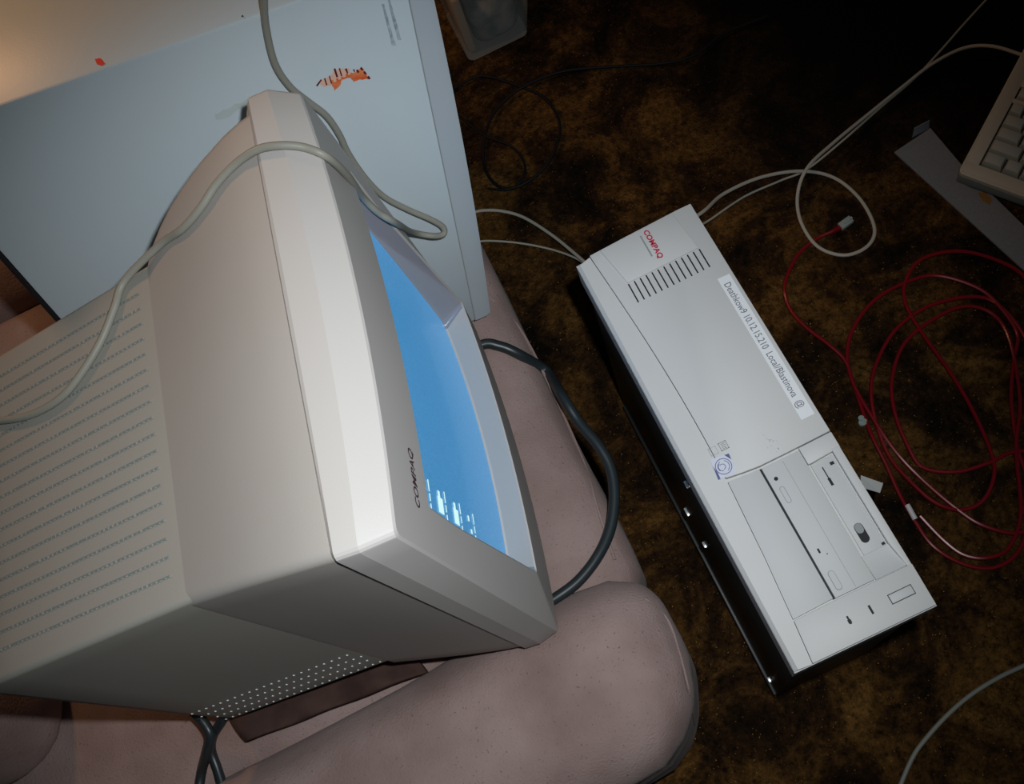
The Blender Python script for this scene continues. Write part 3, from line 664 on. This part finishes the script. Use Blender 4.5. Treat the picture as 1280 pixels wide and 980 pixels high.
# ------------------------------------------------------------------ red network cable coiled on the carpet
RP = [(1051, 283), (1043, 288), (1020, 299), (998, 318), (984, 345), (981, 366), (990, 390), (1010, 411), (1035, 430), (1056, 450), (1065, 474), (1078, 513), (1090, 545), (1108, 581), (1124, 617), (1144, 652), (1167, 683), (1202, 704), (1238, 710),
      (1268, 695), (1284, 660), (1284, 600), (1272, 560), (1264, 500), (1267, 450), (1272, 420), (1256, 391), (1226, 362), (1176, 345), (1140, 350), (1096, 373), (1069, 406), (1059, 440), (1066, 478), (1093, 526), (1120, 565),
      (1150, 597), (1193, 634), (1229, 657), (1274, 666), (1296, 640), (1300, 560), (1295, 480), (1283, 425), (1248, 381), (1212, 371), (1158, 384), (1118, 414), (1094, 458), (1089, 495), (1097, 535), (1113, 573), (1143, 607), (1172, 630), (1204, 637), (1230, 624),
      (1243, 590), (1234, 553), (1211, 504), (1184, 460), (1149, 411), (1131, 375), (1134, 347), (1154, 323), (1199, 314), (1248, 326), (1284, 350), (1305, 400), (1312, 500), (1300, 555), (1262, 566), (1237, 578), (1194, 590), (1153, 584), (1134, 556), (1118, 514), (1115, 473), (1130, 430), (1165, 400), (1205, 383), (1240, 392), (1262, 425), (1275, 500), (1270, 560), (1276, 640), (1262, 683), (1236, 697), (1206, 694), (1180, 676), (1150, 645)]
rc = empty('network_cable', at(1180, 520, 0), 'long translucent red network cable coiled on the carpet', 'cable')
rp3 = [at(px, py, 0.0045 + 0.0035*(0.5 + 0.5*math.sin(i*1.7)) + 0.004*(i/len(RP))) for i, (px, py) in enumerate(RP)]
MB().tube(smooth(rp3, 7), 0.0026, 8).build('cable_jacket', M_REDC, rc)
pl = at(1057, 279, 0.008); pd = (at(1063, 275, 0.008) - at(1045, 288, 0.008)).normalized(); pw = V((-pd.y, pd.x, 0))
pf = lambda p: pl + pd*p[0] + pw*p[1] + V((0, 0, p[2]))
MB().box((-0.010, -0.0055, -0.004), (0.010, 0.0055, 0.004), 0.0006, pf).box((-0.004, -0.002, 0.004), (0.011, 0.002, 0.0055), 0.0004, pf).build('clear_plug', M_PLUG, rc)
bt = MB(); b0 = at(1052, 283, 0.006); b1 = at(1040, 290, 0.006); bt.tube([b0 + (b1-b0)*t for t in (0, 0.4, 0.8, 1.3)], lambda t: 0.0046 - 0.0018*t, 10); bt.build('boot', M_REDC, rc)
sl = MB(); s0 = at(1134, 631, 0.010); s1 = at(1144, 649, 0.010); sl.tube([s0, (s0+s1)/2, s1], 0.0036, 10); sl.build('marker_sleeve', M_SLEEVE, rc)

# ------------------------------------------------------------------ other cords on the carpet
def cord(name, pts, r, m, label, cat='cable', group=None, k=8):
    o = MB().tube(smooth(pts, k), r, 10).build(name, m); return tag(o, label, cat, group)
cord('thin_cord', [at(872, 283, 0.09), at(887, 275, 0.07), at(930, 246, 0.03), at(975, 226, 0.012), at(1008, 212, 0.006), at(1052, 177, 0.006), at(1102, 133, 0.006), at(1143, 98, 0.006), at(1176, 63, 0.006), at(1205, 30, 0.008), at(1240, -8, 0.01)], 0.0017, M_CORD,
     'thin pale cord running straight from the computer to the top right corner')
cord('beige_cord', [at(590, 266, 0.006), at(605, 263, 0.006), at(628, 264, 0.006), at(655, 272, 0.008), at(690, 294, 0.02), at(722, 320, 0.04), at(742, 338, 0.06)], 0.0026, M_CORD, 'upper and thicker of two beige cords between white case and computer')
cord('beige_cord', [at(592, 303, 0.006), at(612, 301, 0.006), at(650, 304, 0.006), at(690, 312, 0.012), at(722, 324, 0.03), at(742, 340, 0.05)], 0.0017, M_CORD, 'lower and thinner of two beige cords between white case and computer')
cord('black_cord', [at(960, 20, 0.005), at(905, 42, 0.005), at(870, 68, 0.005), at(830, 79, 0.005), at(770, 83, 0.005), at(705, 89, 0.005), at(655, 108, 0.007), at(622, 135, 0.005), at(606, 170, 0.005), at(606, 208, 0.005), at(622, 232, 0.005), at(648, 233, 0.005), at(680, 210, 0.005), at(698, 175, 0.005), at(698, 148, 0.005), at(680, 122, 0.005), at(650, 108, 0.004), at(612, 96, 0.004), at(592, 97, 0.004), at(560, 115, 0.004)],
     0.0024, M_BCORD, 'thin black cord making a ring on the carpet beside the white case')
cord('black_cord', [at(566, 138, 0.004), at(583, 152, 0.004), at(607, 170, 0.004), at(636, 181, 0.004), at(653, 198, 0.004), at(656, 217, 0.004), at(640, 236, 0.004), at(610, 236, 0.004)], 0.0020, M_BCORD, 'short black cord lying inside the black ring beside the white case')
cord('grey_cord', [at(1310, 818, 0.005), at(1280, 832, 0.005), at(1250, 846, 0.005), at(1217, 866, 0.005), at(1188, 890, 0.005), at(1160, 920, 0.005), at(1140, 948, 0.005), at(1118, 1000, 0.005)], 0.0028, M_CORDG, 'pale grey cord curving across the carpet in the bottom right corner')
tabm = MB(); tp = [at(1080, 592, 0.22), at(1104, 604, 0.21), at(1100, 616, 0.21), at(1080, 607, 0.22)]
q = [p.copy() for p in tp]; q[0].x -= 0.004; q[3].x -= 0.004
tabm.loft([[p - V((0, 0, 0.0012)) for p in q], q], 0, True, True); tabo = tabm.build('side_tab', M_TAB, pc); tabo['label'] = 'white plastic tab sticking out sideways'
q = MB(); q.cyl(at(1078, 529, 0.004), V((1, 0, 0)), V((0, 1, 0)), V((0, 0, 1)), 0.006, 0.005, 0.006, 9).cyl(at(1076, 523, 0.010), V((1, 0, 0)), V((0, 1, 0)), V((0, 0, 1)), 0.004, 0.0035, 0.003, 9)
tag(q.build('plastic_scrap', M_PLUG), 'tiny clear plastic scrap beside the red cable coil', 'scrap')

# ------------------------------------------------------------------ clear plastic tub with cloth inside, top of the frame
tub = empty('plastic_tub', at(625, 40, 0), 'clear plastic tub of dark cloth on the carpet at the top edge', 'tub')
cA = at(588, 80, 0.0); dirX = (at(662, 44, 0.0) - cA); wT = dirX.length; dirX.normalize(); dirY = V((-dirX.y, dirX.x, 0))
def tubloop(z, fl, ins=0.0):
    x0 = -fl*0.05 - 0 + ins; x1 = wT + fl - ins; y0 = -fl*0.15 + ins; y1 = wT*1.1 + fl - ins; r = 0.012; out = []
    for (cx, cy), a0 in (((x0+r, y0+r), 180), ((x1-r, y0+r), 270), ((x1-r, y1-r), 0), ((x0+r, y1-r), 90)):
        for k in range(5): a = math.radians(a0 + 90*k/4); p = cA + dirX*(cx + r*math.cos(a)) + dirY*(cy + r*math.sin(a)); out.append(V((p.x, p.y, z)))
    return out
q = MB(); q.loft([tubloop(0.004, 0.0), tubloop(0.06, 0.012), tubloop(0.16, 0.032), tubloop(0.162, 0.038), tubloop(0.158, 0.038)], 0, True, False); q.build('tub_wall', M_CLEAR, tub)
q = soft_box((0.026, 0.012, 0.0), (wT*0.96, wT*1.0, 0.07), 0.02, 10, 0.01, 0.006, 30, 3, lambda p: V(((cA + dirX*p.x + dirY*p.y).x, (cA + dirX*p.x + dirY*p.y).y, p.z + 0.008))); tag(q.build('folded_cloth', M_TEAL, None, sharp=180), 'dark teal cloth bundled in the bottom of the clear tub', 'cloth')
q = MB(); q.box((0.006, 0.014, 0.008), (0.020, 0.10, 0.13), 0.003, lambda p: V(((cA + dirX*p.x + dirY*p.y).x, (cA + dirX*p.x + dirY*p.y).y, p.z))); tag(q.build('card_box', M_TAN), 'tan card box standing at the left side inside the clear tub', 'box')
q = soft_box((0.032, 0.035, 0.080), (wT*0.97, wT*1.0, 0.125), 0.02, 10, 0.01, 0.006, 30, 9, lambda p: V(((cA + dirX*p.x + dirY*p.y).x, (cA + dirX*p.x + dirY*p.y).y, p.z + 0.014))); tag(q.build('folded_cloth', M_PINKCL, None, sharp=180), 'dusty pink cloth lying on top in the clear tub', 'cloth')

# ------------------------------------------------------------------ cords on and around the monitor
tree = bvh([o for o in mon.children] + [o for o in case.children])
ctree = bvh([o for o in case.children]); mtree = bvh([o for o in mon.children])
R0 = 0.0030
P = []
for px, py in [(330, -6), (332, 30), (343, 78), (362, 108), (385, 127), (408, 145), (424, 168), (436, 193), (456, 222), (480, 246)]:
    P.append(csp(px, py, R0 + 0.0006 if py > -20 else 0))
P[0] = csp(330, -6, R0 + 0.003)
for (px, py), d in zip([(510, 262), (538, 274), (553, 283), (555, 292), (542, 295), (515, 290)], (0.005, 0.008, 0.010, 0.013, 0.016, 0.022)):
    P.append(csp(px, py, d))
for (px, py), d in (((488, 279), 0.006), ((468, 261), 0.005), ((449, 242), 0.004)):
    h = drape(mtree, px, py, d)
    if h is not None: P.append(h)
for px, py in [(430, 222), (405, 199), (380, 188), (352, 185), (325, 190), (300, 206), (275, 232), (255, 262), (232, 288), (205, 307), (180, 328), (160, 352), (147, 386), (132, 424), (110, 462), (82, 497), (45, 519), (5, 527), (-40, 526)]:
    h = drape(mtree, px, py, R0)
    if h is not None: P.append(h)
tag(MB().tube(smooth(P, 8), R0, 10).build('draped_cord', M_CORDG), 'grey beige cord draped down the white case and over the monitor top', 'cable')
stree = bvh([o for o in chair.children])
def on_seat(px, py, r): 
    h = drape(stree, px, py, r); return h
P = [V((-0.10, 0.50, 0.319)), at(600, 432, 0.322)]
for px, py in [(622, 436), (648, 447), (678, 468), (702, 494), (724, 528)]:
    P.append(on_seat(px, py, 0.0062) or at(px, py, 0.318))
P += [at(748, 557, 0.318), at(763, 585, 0.316), at(768, 620, 0.316), at(763, 660, 0.318), at(748, 694, 0.322), at(725, 724, 0.326), at(700, 744, 0.330), at(676, 757, 0.334), at(640, 766, 0.336)]
tag(MB().tube(smooth(P, 8), 0.0060, 12).build('power_cord', M_RUBBER), 'thick black power cord arching over the seat front edge', 'cable')
cord('power_cord', [at(238, 886, 0.366), at(246, 894, 0.364), at(256, 905, 0.362), at(263, 920, 0.358), at(259, 940, 0.345), at(252, 965, 0.322), at(247, 1000, 0.320)], 0.0052, M_RUBBER, 'black cord hanging from the monitor, curving left at the crossing')
cord('power_cord', [at(294, 872, 0.368), at(287, 884, 0.364), at(277, 902, 0.352), at(266, 920, 0.336), at(264, 938, 0.325), at(272, 962, 0.320), at(284, 1000, 0.320)], 0.0052, M_RUBBER, 'black cord hanging from the monitor, curving right at the crossing')

for o in bpy.data.objects:
    if '_at' in o: del o['_at']
